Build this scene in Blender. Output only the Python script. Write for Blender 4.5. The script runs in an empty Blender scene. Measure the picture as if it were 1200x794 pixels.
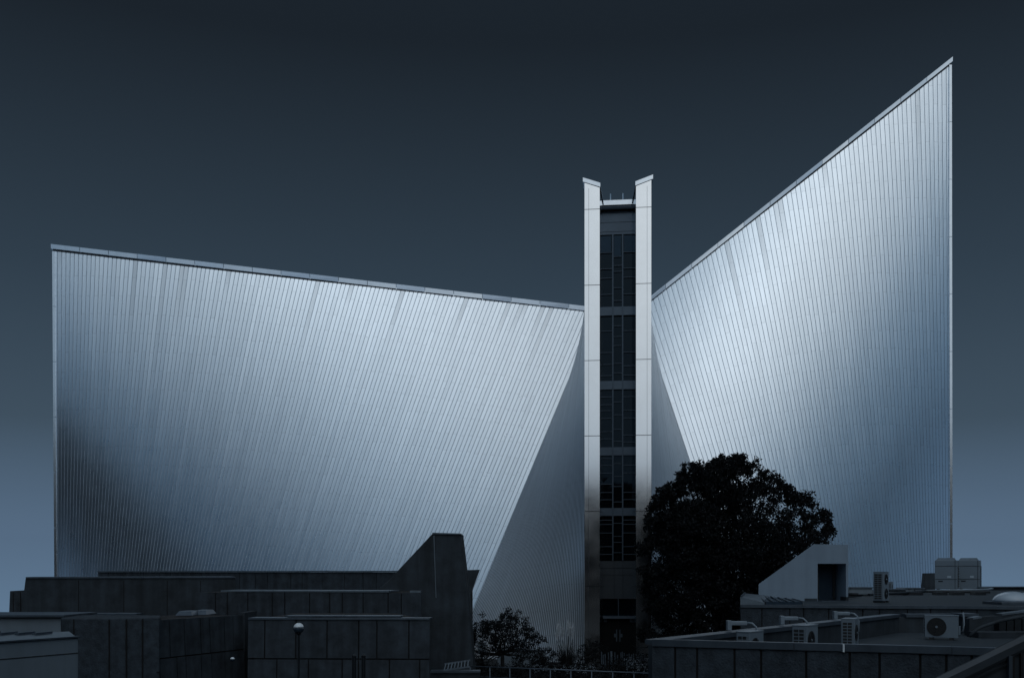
import bpy, bmesh, math, random
import numpy as np
from mathutils import Vector, Matrix
random.seed(7); rng = np.random.default_rng(7)
R = math.radians
scene = bpy.context.scene
COL = scene.collection

# ------------------------------------------------------------------ camera
F = 1167.0; HZ = 670.0; CZ = 4.5          # focal length and horizon row of a 1200 px wide frame, eye height
cam = bpy.data.cameras.new('camera'); co = bpy.data.objects.new('camera', cam); COL.objects.link(co)
co.location = (0, 0, CZ); co.rotation_euler = (R(90), 0, 0)
cam.sensor_width = 36; cam.lens = 36 * F / 1200; cam.shift_y = (HZ - 397) / 1200
cam.clip_start = .2; cam.clip_end = 2000
scene.camera = co
def P(px, py, d): return Vector(((px - 600) / F * d, d, CZ - (py - HZ) / F * d))
def X(px, d): return (px - 600) / F * d
def Z(py, d): return CZ - (py - HZ) / F * d

# ------------------------------------------------------------------ mesh helpers
class MB:
    def __init__(s): s.v = []; s.f = []; s.uv = None
    def quad(s, *p):
        n = len(s.v); s.v += [tuple(q) for q in p]; s.f.append(tuple(range(n, n + len(p)))); return s
    def hexa(s, b, t):                       # bottom ring, top ring (ccw seen from above)
        n = len(s.v); k = len(b); s.v += [tuple(q) for q in b] + [tuple(q) for q in t]
        s.f.append(tuple(n + i for i in reversed(range(k)))); s.f.append(tuple(n + k + i for i in range(k)))
        for i in range(k):
            j = (i + 1) % k; s.f.append((n + i, n + j, n + k + j, n + k + i))
        return s
    def box(s, x0, x1, y0, y1, z0, z1):
        return s.hexa([(x0,y0,z0),(x1,y0,z0),(x1,y1,z0),(x0,y1,z0)], [(x0,y0,z1),(x1,y0,z1),(x1,y1,z1),(x0,y1,z1)])
    def obox(s, c, ax, hx, ay, hy, az, hz):  # oriented box from centre, three axes and half sizes
        c = Vector(c); ax = Vector(ax).normalized()*hx; ay = Vector(ay).normalized()*hy; az = Vector(az).normalized()*hz
        return s.hexa([c-ax-ay-az, c+ax-ay-az, c+ax+ay-az, c-ax+ay-az], [c-ax-ay+az, c+ax-ay+az, c+ax+ay+az, c-ax+ay+az])
    def bar(s, a, b, w, h=None, up=(0,0,1)):
        a = Vector(a); b = Vector(b); h = h or w; d = (b - a); L = d.length; d.normalize()
        up = Vector(up)
        if abs(d.dot(up)) > .98: up = Vector((0,1,0))
        sx = d.cross(up).normalized(); uz = sx.cross(d)
        return s.obox((a+b)/2, d, L/2, uz.cross(d), w/2, uz, h/2)
    def tube(s, pts, r, n=8, cap=True):
        pts = [Vector(p) for p in pts]; rs = r if isinstance(r, (list, tuple)) else [r]*len(pts)
        base = len(s.v); ref = Vector((0.13, .31, .94))
        for i, p in enumerate(pts):
            d = (pts[min(i+1, len(pts)-1)] - pts[max(i-1, 0)]).normalized()
            rr = ref if abs(d.dot(ref)) < .95 else Vector((1, 0, 0))
            u = d.cross(rr).normalized(); w = d.cross(u)
            for k in range(n):
                t = 2*math.pi*k/n; s.v.append(tuple(p + (u*math.cos(t) + w*math.sin(t))*rs[i]))
        for i in range(len(pts)-1):
            for k in range(n):
                a = base+i*n+k; b = base+i*n+(k+1) % n
                s.f.append((a, b, b+n, a+n))
        if cap:
            s.f.append(tuple(base+k for k in reversed(range(n)))); e = base+(len(pts)-1)*n
            s.f.append(tuple(e+k for k in range(n)))
        return s
    def lathe(s, c, prof, n=24):             # prof: list of (radius, z)
        c = Vector(c); base = len(s.v)
        for r, z in prof:
            for k in range(n):
                t = 2*math.pi*k/n; s.v.append((c.x+r*math.cos(t), c.y+r*math.sin(t), c.z+z))
        for i in range(len(prof)-1):
            for k in range(n):
                a = base+i*n+k; b = base+i*n+(k+1) % n
                s.f.append((a, b, b+n, a+n))
        s.f.append(tuple(base+k for k in reversed(range(n)))); e = base+(len(prof)-1)*n
        s.f.append(tuple(e+k for k in range(n)))
        return s
    def build(s, name, mat, parent=None, smooth=False, bevel=0):
        m = bpy.data.meshes.new(name); m.from_pydata(s.v, [], s.f)
        if s.uv is not None:
            l = m.uv_layers.new(name='UVMap'); l.data.foreach_set('uv', np.asarray(s.uv, dtype=np.float32).ravel())
        if mat: m.materials.append(mat)
        if smooth: m.polygons.foreach_set('use_smooth', [True]*len(m.polygons))
        m.update()
        o = bpy.data.objects.new(name, m); COL.objects.link(o)
        if bevel:
            b = o.modifiers.new('bevel', 'BEVEL'); b.width = bevel; b.segments = 2; b.limit_method = 'ANGLE'
        if parent:
            o.parent = parent; o.matrix_parent_inverse = Matrix.Translation(-Vector(parent.location)) if parent.rotation_euler.z == 0 else Matrix.Identity(4)
        return o
def tag(o, label=None, cat=None, group=None, kind=None):
    for k, v in (('label', label), ('category', cat), ('group', group), ('kind', kind)):
        if v: o[k] = v
    return o
def thing(name, loc, label, cat, group=None, rz=0):
    o = bpy.data.objects.new(name, None); COL.objects.link(o); o.location = loc; o.rotation_euler = (0, 0, rz)
    o.empty_display_size = .2
    return tag(o, label, cat, group)

# ------------------------------------------------------------------ materials
def mat(name, base, rough=.6, metal=0., var=.0, scale=3., bump=0., bscale=40., spec=.5, rvar=0., stain=0., coords='Object', tint=None):
    m = bpy.data.materials.new(name); m.use_nodes = True; nt = m.node_tree; N = nt.nodes; L = nt.links
    b = N['Principled BSDF']; b.inputs['Metallic'].default_value = metal; b.inputs['Roughness'].default_value = rough
    b.inputs['Specular IOR Level'].default_value = spec
    b.inputs['Base Color'].default_value = (*base, 1)
    if tint: b.inputs['Specular Tint'].default_value = (*tint, 1)
    tc = N.new('ShaderNodeTexCoord')
    if var or stain:
        n1 = N.new('ShaderNodeTexNoise'); n1.inputs['Scale'].default_value = scale; n1.inputs['Detail'].default_value = 8; n1.inputs['Roughness'].default_value = .65
        L.new(tc.outputs[coords], n1.inputs['Vector'])
        mr = N.new('ShaderNodeMapRange'); mr.inputs['From Min'].default_value = .3; mr.inputs['From Max'].default_value = .7
        mr.inputs['To Min'].default_value = 1-var; mr.inputs['To Max'].default_value = 1+var
        L.new(n1.outputs['Fac'], mr.inputs['Value'])
        out = mr.outputs['Result']
        if stain:                             # rain streaks running down
            mp = N.new('ShaderNodeMapping'); mp.inputs['Scale'].default_value = (2.2, 2.2, .16)
            L.new(tc.outputs[coords], mp.inputs['Vector'])
            n2 = N.new('ShaderNodeTexNoise'); n2.inputs['Scale'].default_value = 1.6; n2.inputs['Detail'].default_value = 6
            L.new(mp.outputs['Vector'], n2.inputs['Vector'])
            m2 = N.new('ShaderNodeMapRange'); m2.inputs['From Min'].default_value = .42; m2.inputs['From Max'].default_value = .68
            m2.inputs['To Min'].default_value = 1; m2.inputs['To Max'].default_value = 1-stain
            L.new(n2.outputs['Fac'], m2.inputs['Value'])
            mm = N.new('ShaderNodeMath'); mm.operation = 'MULTIPLY'; L.new(out, mm.inputs[0]); L.new(m2.outputs['Result'], mm.inputs[1]); out = mm.outputs[0]
        vm = N.new('ShaderNodeVectorMath'); vm.operation = 'SCALE'; vm.inputs[0].default_value = base
        L.new(out, vm.inputs['Scale']); L.new(vm.outputs[0], b.inputs['Base Color'])
        if rvar:
            m3 = N.new('ShaderNodeMapRange'); m3.inputs['From Min'].default_value = .3; m3.inputs['From Max'].default_value = .7
            m3.inputs['To Min'].default_value = rough-rvar; m3.inputs['To Max'].default_value = rough+rvar
            L.new(n1.outputs['Fac'], m3.inputs['Value']); L.new(m3.outputs['Result'], b.inputs['Roughness'])
    if bump:
        nb = N.new('ShaderNodeTexNoise'); nb.inputs['Scale'].default_value = bscale; nb.inputs['Detail'].default_value = 6
        L.new(tc.outputs[coords], nb.inputs['Vector'])
        bp = N.new('ShaderNodeBump'); bp.inputs['Strength'].default_value = bump; bp.inputs['Distance'].default_value = .02
        L.new(nb.outputs['Fac'], bp.inputs['Height']); L.new(bp.outputs['Normal'], b.inputs['Normal'])
    return m

def steel_panels(name, rough, bump=.07, metal=1.):
    """stainless strips: staggered cross joints, strip to strip tone, rain streaks (UV: strip number, metres up)"""
    m = bpy.data.materials.new(name); m.use_nodes = True; nt = m.node_tree; N = nt.nodes; L = nt.links
    b = N['Principled BSDF']; b.inputs['Metallic'].default_value = metal
    def math_(op, a, c=None, d=None, clamp=False):
        n = N.new('ShaderNodeMath'); n.operation = op; n.use_clamp = clamp
        for i, v in enumerate((a, c, d)):
            if v is None: continue
            if isinstance(v, (int, float)): n.inputs[i].default_value = v
            else: L.new(v, n.inputs[i])
        return n.outputs[0]
    uv = N.new('ShaderNodeUVMap'); uv.uv_map = 'UVMap'
    sp = N.new('ShaderNodeSeparateXYZ'); L.new(uv.outputs['UV'], sp.inputs[0])
    ix = math_('FLOOR', sp.outputs[0])
    wn = N.new('ShaderNodeTexWhiteNoise'); wn.noise_dimensions = '1D'; L.new(ix, wn.inputs['W'])
    par = math_('MODULO', ix, 2.0)
    off = math_('ADD', math_('MULTIPLY', par, 1.25), math_('MULTIPLY', wn.outputs['Value'], .12))
    ph = math_('FRACT', math_('DIVIDE', math_('ADD', sp.outputs[1], off), 2.6))
    joint = math_('LESS_THAN', ph, .019)
    jf = math_('SUBTRACT', 1.0, math_('MULTIPLY', joint, .14))
    row = math_('FLOOR', math_('DIVIDE', math_('ADD', sp.outputs[1], off), 2.6))
    wn2 = N.new('ShaderNodeTexWhiteNoise'); wn2.noise_dimensions = '2D'
    cb = N.new('ShaderNodeCombineXYZ'); L.new(ix, cb.inputs[0]); L.new(row, cb.inputs[1]); L.new(cb.outputs[0], wn2.inputs['Vector'])
    tone = math_('ADD', .95, math_('MULTIPLY', wn2.outputs['Value'], .07))
    # streaks of dirt under some joints of the coping
    mp = N.new('ShaderNodeMapping'); mp.inputs['Scale'].default_value = (.9, .09, 1); L.new(uv.outputs['UV'], mp.inputs['Vector'])
    ns = N.new('ShaderNodeTexNoise'); ns.inputs['Scale'].default_value = 1.0; ns.inputs['Detail'].default_value = 5; ns.inputs['Roughness'].default_value = .7
    L.new(mp.outputs['Vector'], ns.inputs['Vector'])
    st = N.new('ShaderNodeMapRange'); st.inputs['From Min'].default_value = .6; st.inputs['From Max'].default_value = .76; st.inputs['To Min'].default_value = 1; st.inputs['To Max'].default_value = .84
    L.new(ns.outputs['Fac'], st.inputs['Value'])
    u2 = N.new('ShaderNodeUVMap'); u2.uv_map = 'below_eaves'; s2 = N.new('ShaderNodeSeparateXYZ'); L.new(u2.outputs['UV'], s2.inputs[0])
    w3 = N.new('ShaderNodeTexWhiteNoise'); w3.noise_dimensions = '1D'; L.new(math_('ADD', ix, 17.3), w3.inputs['W'])
    w4 = N.new('ShaderNodeTexWhiteNoise'); w4.noise_dimensions = '1D'; L.new(math_('ADD', ix, 91.7), w4.inputs['W'])
    has = math_('GREATER_THAN', w3.outputs['Value'], .89)
    fade = math_('SUBTRACT', 1.0, math_('DIVIDE', s2.outputs[1], math_('ADD', 1.0, math_('MULTIPLY', w4.outputs['Value'], 8.0))), None, True)
    streak = math_('SUBTRACT', 1.0, math_('MULTIPLY', math_('MULTIPLY', has, fade), .24))
    tot = math_('MULTIPLY', math_('MULTIPLY', math_('MULTIPLY', jf, tone), st.outputs['Result']), streak)
    vm = N.new('ShaderNodeVectorMath'); vm.operation = 'SCALE'; vm.inputs[0].default_value = (.78, .85, .92); L.new(tot, vm.inputs['Scale'])
    L.new(vm.outputs[0], b.inputs['Base Color'])
    tc = N.new('ShaderNodeTexCoord')
    nr = N.new('ShaderNodeTexNoise'); nr.inputs['Scale'].default_value = 1.3; nr.inputs['Detail'].default_value = 5; L.new(tc.outputs['Object'], nr.inputs['Vector'])
    L.new(math_('ADD', rough-.05, math_('MULTIPLY', nr.outputs['Fac'], .1)), b.inputs['Roughness'])
    nb = N.new('ShaderNodeTexNoise'); nb.inputs['Scale'].default_value = .55; nb.inputs['Detail'].default_value = 3
    L.new(cb.outputs[0], nb.inputs['Vector'])
    nb2 = N.new('ShaderNodeTexNoise'); nb2.inputs['Scale'].default_value = 1.1; nb2.inputs['Detail'].default_value = 2; L.new(tc.outputs['Object'], nb2.inputs['Vector'])
    bp = N.new('ShaderNodeBump'); bp.inputs['Strength'].default_value = bump; bp.inputs['Distance'].default_value = .03
    L.new(nb2.outputs['Fac'], bp.inputs['Height']); L.new(bp.outputs['Normal'], b.inputs['Normal'])
    return m

M = dict(
    steel=steel_panels('ribbed_steel', .29), steel_front=steel_panels('ribbed_steel_front', .34, .0, .62),
    seam_gap=mat('seam_gap', (.50,.57,.64), .45, .9, .1, 3),
    fin=mat('fin_steel', (.88,.90,.92), .145, 1, .04, 1.2, .02, .8, rvar=.03),
    trim=mat('steel_trim', (.70,.76,.82), .24, 1, .06, 3),
    darkmetal=mat('dark_metal', (.02,.026,.033), .45, .6, .1, 6),
    mullion=mat('window_mullion', (.05,.068,.09), .4, .9, .08, 5),
    spandrel=mat('spandrel_panel', (.06,.082,.108), .38, .8, .1, 2),
    front_gap=mat('front_seam_gap', (.20,.245,.29), .5, .85, .1, 3),
    darkcoping=mat('dark_coping', (.04, .054, .07), .5, .4, .16, 4, stain=.2),
    porch=mat('porch_panel', (.022, .031, .041), .45, .2, .12, 2),
    glass=mat('dark_glass', (.0025, .004, .006), .03, 0, spec=.22, tint=(.5, .75, 1)),
    blind=mat('frosted_pane', (.026,.042,.062), .25, 0, .1, 4, spec=.2, tint=(.4, .7, 1)),
    door=mat('bronze_door', (.008,.010,.012), .35, .7, .1, 5),
    concrete=mat('smooth_concrete', (.028,.039,.051), .75, 0, .38, 1.4, .12, 18, spec=.3, stain=.35),
    panel=mat('concrete_panel', (.032,.044,.058), .8, 0, .42, 2.4, .25, 60, spec=.3, stain=.4),
    pebble=mat('pebbled_concrete', (.034,.047,.062), .82, 0, .4, 5, .9, 26, spec=.25, stain=.2),
    joint=mat('joint_shadow_gap', (.004,.005,.007), .9),
    coping=mat('metal_coping', (.085,.115,.15), .42, .6, .14, 3, stain=.2),
    zinc=mat('pale_zinc', (.14,.185,.23), .45, .5, .14, 3, stain=.2),
    roof=mat('roof_membrane', (.022,.034,.046), .7, 0, .2, .9, .1, 12, spec=.35),
    white=mat('white_render', (.20,.27,.35), .7, 0, .05, 1.3, .08, 30, spec=.3, stain=.08),
    lightwall=mat('pale_painted_wall', (.135,.178,.22), .6, 0, .06, 1.3, .05, 20, stain=.12),
    casing=mat('appliance_casing', (.14,.185,.23), .42, 0, .05, 4),
    grille=mat('grille_dark', (.03, .032, .035), .5, .3),
    dome=mat('acrylic_dome', (.36,.44,.52), .22, 0, .04, 3),
    globe=mat('opal_globe', (.66,.74,.80), .3),
    ground=mat('ground_soil', (.010,.013,.016), .9, 0, .3, .8, .3, 9, spec=.2),
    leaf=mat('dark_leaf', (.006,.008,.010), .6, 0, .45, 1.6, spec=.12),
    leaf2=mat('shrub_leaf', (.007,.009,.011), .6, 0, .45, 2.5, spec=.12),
    bark=mat('bark', (.010,.012,.014), .9, 0, .3, 8, .5, 30),
    plume=mat('grass_plume', (.50,.56,.62), .9, 0, .15, 6),
    blade=mat('grass_blade', (.010,.013,.015), .7, 0, .3, 4),
    flower=mat('white_flower', (.16,.20,.24), .7),
    apt=mat('apartment_wall', (.008,.011,.015), .85, 0, .12, .6),
    pipe=mat('pipe_lagging', (.16,.21,.26), .55, 0, .12, 5),
)

# ------------------------------------------------------------------ ground and sky
def build_ground():
    b = MB(); xs = [-700,-400,-240,-150,-100,-75] + list(range(-60, 61, 10)) + [75,100,150,240,400,700]
    ys = [-500,-250,-120,-80,-60] + list(range(-50, 101, 10)) + [115,140,180,240,320,420,560]
    def h(x, y):
        e = max(0, abs(x)-70, y-95, -y-75); return -min(.30*e, 150) - (min(.002*e*e, 6) if e else 0)
    for y in ys:
        for x in xs: b.v.append((x, y, h(x, y)))
    w = len(xs)
    for j in range(len(ys)-1):
        for i in range(w-1): b.f.append((j*w+i, j*w+i+1, (j+1)*w+i+1, (j+1)*w+i))
    tag(b.build('ground', M['ground']), kind='structure')
build_ground()

SUN_EL, SUN_AZ = 46.0, 180.0     # the sun stands behind the camera, veiled
def build_world():
    w = bpy.data.worlds.new('World'); scene.world = w; w.use_nodes = True
    nt = w.node_tree; N = nt.nodes; L = nt.links
    bg = N['Background']
    def math_(op, a, c=None, d=None, clamp=False):
        n = N.new('ShaderNodeMath'); n.operation = op; n.use_clamp = clamp
        for i, v in enumerate((a, c, d)):
            if v is None: continue
            if isinstance(v, (int, float)): n.inputs[i].default_value = v
            else: L.new(v, n.inputs[i])
        return n.outputs[0]
    sky = N.new('ShaderNodeTexSky'); sky.sky_type = 'NISHITA'; sky.sun_disc = False
    sky.sun_elevation = R(SUN_EL); sky.sun_rotation = R(SUN_AZ); sky.altitude = 50; sky.dust_density = 2.0; sky.air_density = 1.0
    tc0 = N.new('ShaderNodeTexCoord'); mx = N.new('ShaderNodeVectorMath'); mx.operation = 'MAXIMUM'; mx.inputs[1].default_value = (-2, -2, .03)
    L.new(tc0.outputs['Generated'], mx.inputs[0]); L.new(mx.outputs[0], sky.inputs['Vector'])
    bw = N.new('ShaderNodeHueSaturation'); bw.inputs['Saturation'].default_value = .0; L.new(sky.outputs[0], bw.inputs['Color'])
    tc = N.new('ShaderNodeTexCoord'); sp = N.new('ShaderNodeSeparateXYZ'); L.new(tc.outputs['Generated'], sp.inputs[0])
    # thick dusk air: bright low down, falling quickly to a dark blue overhead
    el = math_('ARCSINE', sp.outputs[2]); deg = math_('MULTIPLY', el, 180/math.pi)
    t = math_('DIVIDE', math_('ADD', deg, 2.0), 92.0, clamp=True)
    rp = N.new('ShaderNodeValToRGB'); cr = rp.color_ramp; cr.interpolation = 'LINEAR'
    stops = SKY_STOPS
    while len(cr.elements) < len(stops): cr.elements.new(.5)
    for e, (p, c) in zip(cr.elements, stops): e.position = p; e.color = (*c, 1)
    L.new(t, rp.inputs['Fac'])
    # veiled glow round the sun, behind the camera
    nrm = N.new('ShaderNodeVectorMath'); nrm.operation = 'NORMALIZE'; L.new(tc.outputs['Generated'], nrm.inputs[0])
    ph = math_('MULTIPLY', math_('ARCTAN2', sp.outputs[2], math_('MULTIPLY', sp.outputs[1], -1.0)), 180/math.pi)   # 0 level behind the viewer, 90 overhead
    pd_ = math_('DIVIDE', math_('SUBTRACT', ph, GLOW_PH), GLOW_W); p2 = math_('MULTIPLY', pd_, pd_)
    cbn = N.new('ShaderNodeCombineXYZ')
    for ci in range(3):                       # whiter near the sun, bluer to the sides
        xd = math_('DIVIDE', math_('ABSOLUTE', math_('SUBTRACT', sp.outputs[0], .13)), GLOW_X[ci])
        g = math_('EXPONENT', math_('MULTIPLY', math_('ADD', math_('MULTIPLY', p2, p2), math_('POWER', xd, 2.4)), -1.0))
        L.new(math_('MULTIPLY', g, GLOW_COL[ci]), cbn.inputs[ci])
    gl = cbn
    ad = N.new('ShaderNodeVectorMath'); ad.operation = 'ADD'; L.new(rp.outputs['Color'], ad.inputs[0]); L.new(gl.outputs[0], ad.inputs[1])
    mu = N.new('ShaderNodeVectorMath'); mu.operation = 'MULTIPLY'
    gm = N.new('ShaderNodeGamma'); gm.inputs['Gamma'].default_value = .25; L.new(bw.outputs[0], gm.inputs['Color'])
    gs = N.new('ShaderNodeVectorMath'); gs.operation = 'SCALE'; gs.inputs['Scale'].default_value = 3.2; L.new(gm.outputs[0], gs.inputs[0])
    L.new(gs.outputs[0], mu.inputs[0]); L.new(ad.outputs[0], mu.inputs[1])
    L.new(mu.outputs[0], bg.inputs['Color']); bg.inputs['Strength'].default_value = .1
def stop(deg, c): return ((deg+2)/92, c)
SKY_STOPS = [stop(-2, (.25,.41,.62)), stop(2, (.20,.32,.49)), stop(8, (.10,.16,.228)), stop(16, (.062,.102,.149)), stop(28, (.026,.0395,.057)), stop(36,(.03,.047,.068)), stop(58,(.14,.19,.25)), stop(90,(.14,.19,.25))]
GLOW_PH, GLOW_W, GLOW_X, GLOW_COL = 52.0, 49.0, (.53, .58, .63), (1.25, 1.32, 1.36)
#@WORLD
build_world()
sun = bpy.data.lights.new('sun', 'SUN'); so = bpy.data.objects.new('sun', sun); COL.objects.link(so)
sun.energy = .08; sun.angle = R(80); sun.color = (1, .97, .93)
so.rotation_euler = (R(90-SUN_EL), 0, 0)     # shines towards +y and down
so.location = (0, -60, 60)

# ------------------------------------------------------------------ the cathedral
def hypar(name, b0, b1, t0, t1, n, parent, flip=False, groove=.047, deep=.035, gapname='seam_gap', seg=22, matname='steel'):
    """ruled wall between bottom edge b0-b1 and top edge t0-t1, split into strips along its rulings"""
    b0, b1, t0, t1 = map(Vector, (b0, b1, t0, t1)); mb = MB(); uvs = []; uv2 = []; gap = []
    def pt(u, v): return (b0.lerp(b1, u)).lerp(t0.lerp(t1, u), v)
    def nr(u, v):
        du = b0.lerp(t0, v) * -1 + b1.lerp(t1, v); dv = t0.lerp(t1, u) - b0.lerp(b1, u)
        q = du.cross(dv).normalized(); return -q if flip else q
    W = ((b1-b0).length + (t1-t0).length) / 2
    gw = groove / W
    for i in range(n):
        u0 = i/n; u1 = (i+1)/n; j0, j1 = random.uniform(-.0014, .0014), random.uniform(-.0014, .0014)
        cols = [(u0+gw/2, -deep, 0), (u0+gw/2, j0, 0), (u1-gw/2, j1, .98), (u1-gw/2, -deep, .98), (u1+gw/2, -deep, .99)]
        if not groove: cols = [(u0, 0, 0), (u1, 0, .98)]
        base = len(mb.v); k = len(cols)
        for s in range(seg+1):
            v = s/seg
            for (u, d, _) in cols:
                u = min(max(u, 0), 1); mb.v.append(tuple(pt(u, v) + nr(u, v)*d))
        Ls = [(t0.lerp(t1, c[0]) - b0.lerp(b1, c[0])).length for c in cols]
        for s in range(seg):
            for c in range(k-1):
                gap.append(1 if groove and c != 1 else 0); a = base+s*k+c; q = (a, a+1, a+1+k, a+k); cc = (c, c+1, c+1, c); vv = (s, s, s+1, s+1)
                if flip: q = q[::-1]; cc = cc[::-1]; vv = vv[::-1]
                mb.f.append(q)
                for ci, vi in zip(cc, vv): uvs.append((i+.01+cols[ci][2], vi/seg*Ls[ci])); uv2.append((i+.01+cols[ci][2], (1-vi/seg)*Ls[ci]))
    mb.uv = uvs
    o = mb.build(name, M[matname], parent)
    l2 = o.data.uv_layers.new(name='below_eaves'); l2.data.foreach_set('uv', np.asarray(uv2, dtype=np.float32).ravel())
    if groove: o.data.materials.append(M[gapname]); o.data.polygons.foreach_set('material_index', gap)
    return o

DC = 68.0                                     # depth of the ridge that runs left to right
C = Vector((X(724, 48), 48.0, 0))             # foot of the slit between the two fins
fw = Vector((C.x, C.y, 0)).normalized()       # the front arm runs straight away from the eye
rt = Vector((fw.y, -fw.x, 0))
def loc(a, b, z): return C + rt*a + fw*b + Vector((0, 0, z))
A1 = Vector((X(62.5, DC), DC, Z(290, DC))); A0 = Vector((X(65.5, DC), DC, 0))
TL = Vector((X(700, DC), DC, Z(364, DC)));  TR = Vector((X(749, DC), DC, Z(361, DC)))
E1 = Vector((X(1114, DC), DC, Z(72, DC)));  E0 = Vector((X(1115, DC), DC, 0))
BL = Vector((X(531, 53), 53.0, 0)); BR = Vector((X(884, 54), 54.0, 0))
FL0 = loc(-1.52, .9, 0); FR0 = loc(1.52, .9, 0)
zt = Z(243, 49)
FL1 = loc(-1.45, .9, zt); FR1 = loc(1.45, .9, zt)

ch = thing('cathedral', (C.x, 60, 0), 'huge church with sweeping ribbed stainless steel wings and a tall window slit between two fins', 'church')
hypar('steel_wall', A0, BL, A1, TL, 128, ch)
hypar('steel_wall', BL, FL0, TL, FL1, 66, ch, groove=.075, deep=.03, matname='steel_front', gapname='front_gap')
hypar('steel_wall', FR0, BR, FR1, TR, 66, ch, groove=.075, deep=.03, matname='steel_front', gapname='front_gap')
hypar('steel_wall', BR, E0, TR, E1, 70, ch)
# far side, same construction
W = 2.8
def bk(p): return Vector((p.x, 2*(DC+W/2) - p.y, p.z))
for args in ((A0, BL, A1, TL, 40), (BL, FL0, TL, FL1, 24), (FR0, BR, FR1, TR, 24), (BR, E0, TR, E1, 30)):
    q = [bk(p) for p in args[:4]]; hypar('steel_wall', *q, args[4], ch, flip=True, seg=10)
# glazed strips on the ridges, closed ends
def roof(a, b, c, d):
    MB().hexa([p - Vector((0,0,.12)) for p in (a,b,c,d)], [p - Vector((0,0,.02)) for p in (a,b,c,d)]).build('roof_skylight', M['glass'], ch)
roof(A1, TL, bk(TL), bk(A1)); roof(TR, E1, bk(E1), bk(TR)); roof(FL1, FR1, TR, TL); roof(bk(TL), bk(TR), bk(FR1), bk(FL1)); roof(TL, TR, bk(TR), bk(TL))
for p0, p1, s in ((A0, A1, 1), (E0, E1, -1)):
    i = Vector((s*.25, 0, 0)); m = MB(); m.quad(p0+i, p1+i, bk(p1)+i, bk(p0)+i); m.build('end_window', M['glass'], ch)
q0, q1 = bk(FL0), bk(FL1); MB().quad(q0, q1, bk(FR1), bk(FR0)).build('end_window', M['glass'], ch)
# coping on the ridge edges, in lengths
def coping(a, b, pitch, out, name='roof_coping', h=.3, ext0=.1, ext1=0.):
    m = MB(); d = (b-a); L = d.length; d.normalize(); a = a - d*ext0; L += ext0+ext1
    n = max(1, round(L/pitch)); up = Vector((0,0,1)); o = Vector(out)
    for i in range(n):
        s0 = a + d*(L*i/n + (.02 if i else 0)); s1 = a + d*(L*(i+1)/n - .015)
        j = random.uniform(-.012, .012)
        lo0 = s0 - up*.12; lo1 = s1 - up*.12
        m.hexa([lo0+o*(.14+j), lo1+o*(.14-j*.5), lo1-o*.25, lo0-o*.25], [s0+up*(h-.12)+o*(.17+j*2), s1+up*(h-.12)+o*(.17+j), s1+up*(h-.12)-o*.25, s0+up*(h-.12)-o*.25])
    r = m.build(name, M['trim'], ch)
    g = MB(); g.bar(a + d*(ext0) - up*.18 + o*.035, a + d*(L-ext1) - up*.18 + o*.035, .06, .09); g.build('eaves_gap', M['darkmetal'], ch)
    return r
coping(A1, TL, 2.0, (0,-1,0)); coping(TR, E1, 2.25, (0,-1,0), ext0=0, ext1=.12)
coping(bk(A1), bk(TL), 2.0, (0,1,0)); coping(bk(TR), bk(E1), 2.2, (0,1,0), ext0=0)
coping(FL1, TL, 2.0, -rt, ext0=0); coping(FR1, TR, 2.0, rt, ext0=0)
# trims on the vertical outer ends
def end_trim(p0, p1, step, sx):
    m = MB(); L = p1.z - .25; n = round(L/step)
    for i in range(n):
        z0, z1 = L*i/n, L*(i+1)/n - .03
        c0 = p0.lerp(p1, z0/p1.z); c1 = p0.lerp(p1, z1/p1.z)
        f = lambda c, x, y: c + Vector((x*sx, y, 0))
        m.hexa([f(c0,-.04,-.1), f(c0,.13,-.1), f(c0,.13,.12), f(c0,-.04,.12)][::sx], [f(c1,-.04,-.1), f(c1,.13,-.1), f(c1,.13,.12), f(c1,-.04,.12)][::sx])
    m.build('edge_trim', M['trim'], ch)
end_trim(A0, A1, 3.9, 1); end_trim(E0, E1, 4.0, -1)
end_trim(bk(A0), bk(A1), 3.9, 1); end_trim(bk(E0), bk(E1), 4.0, -1)

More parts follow.
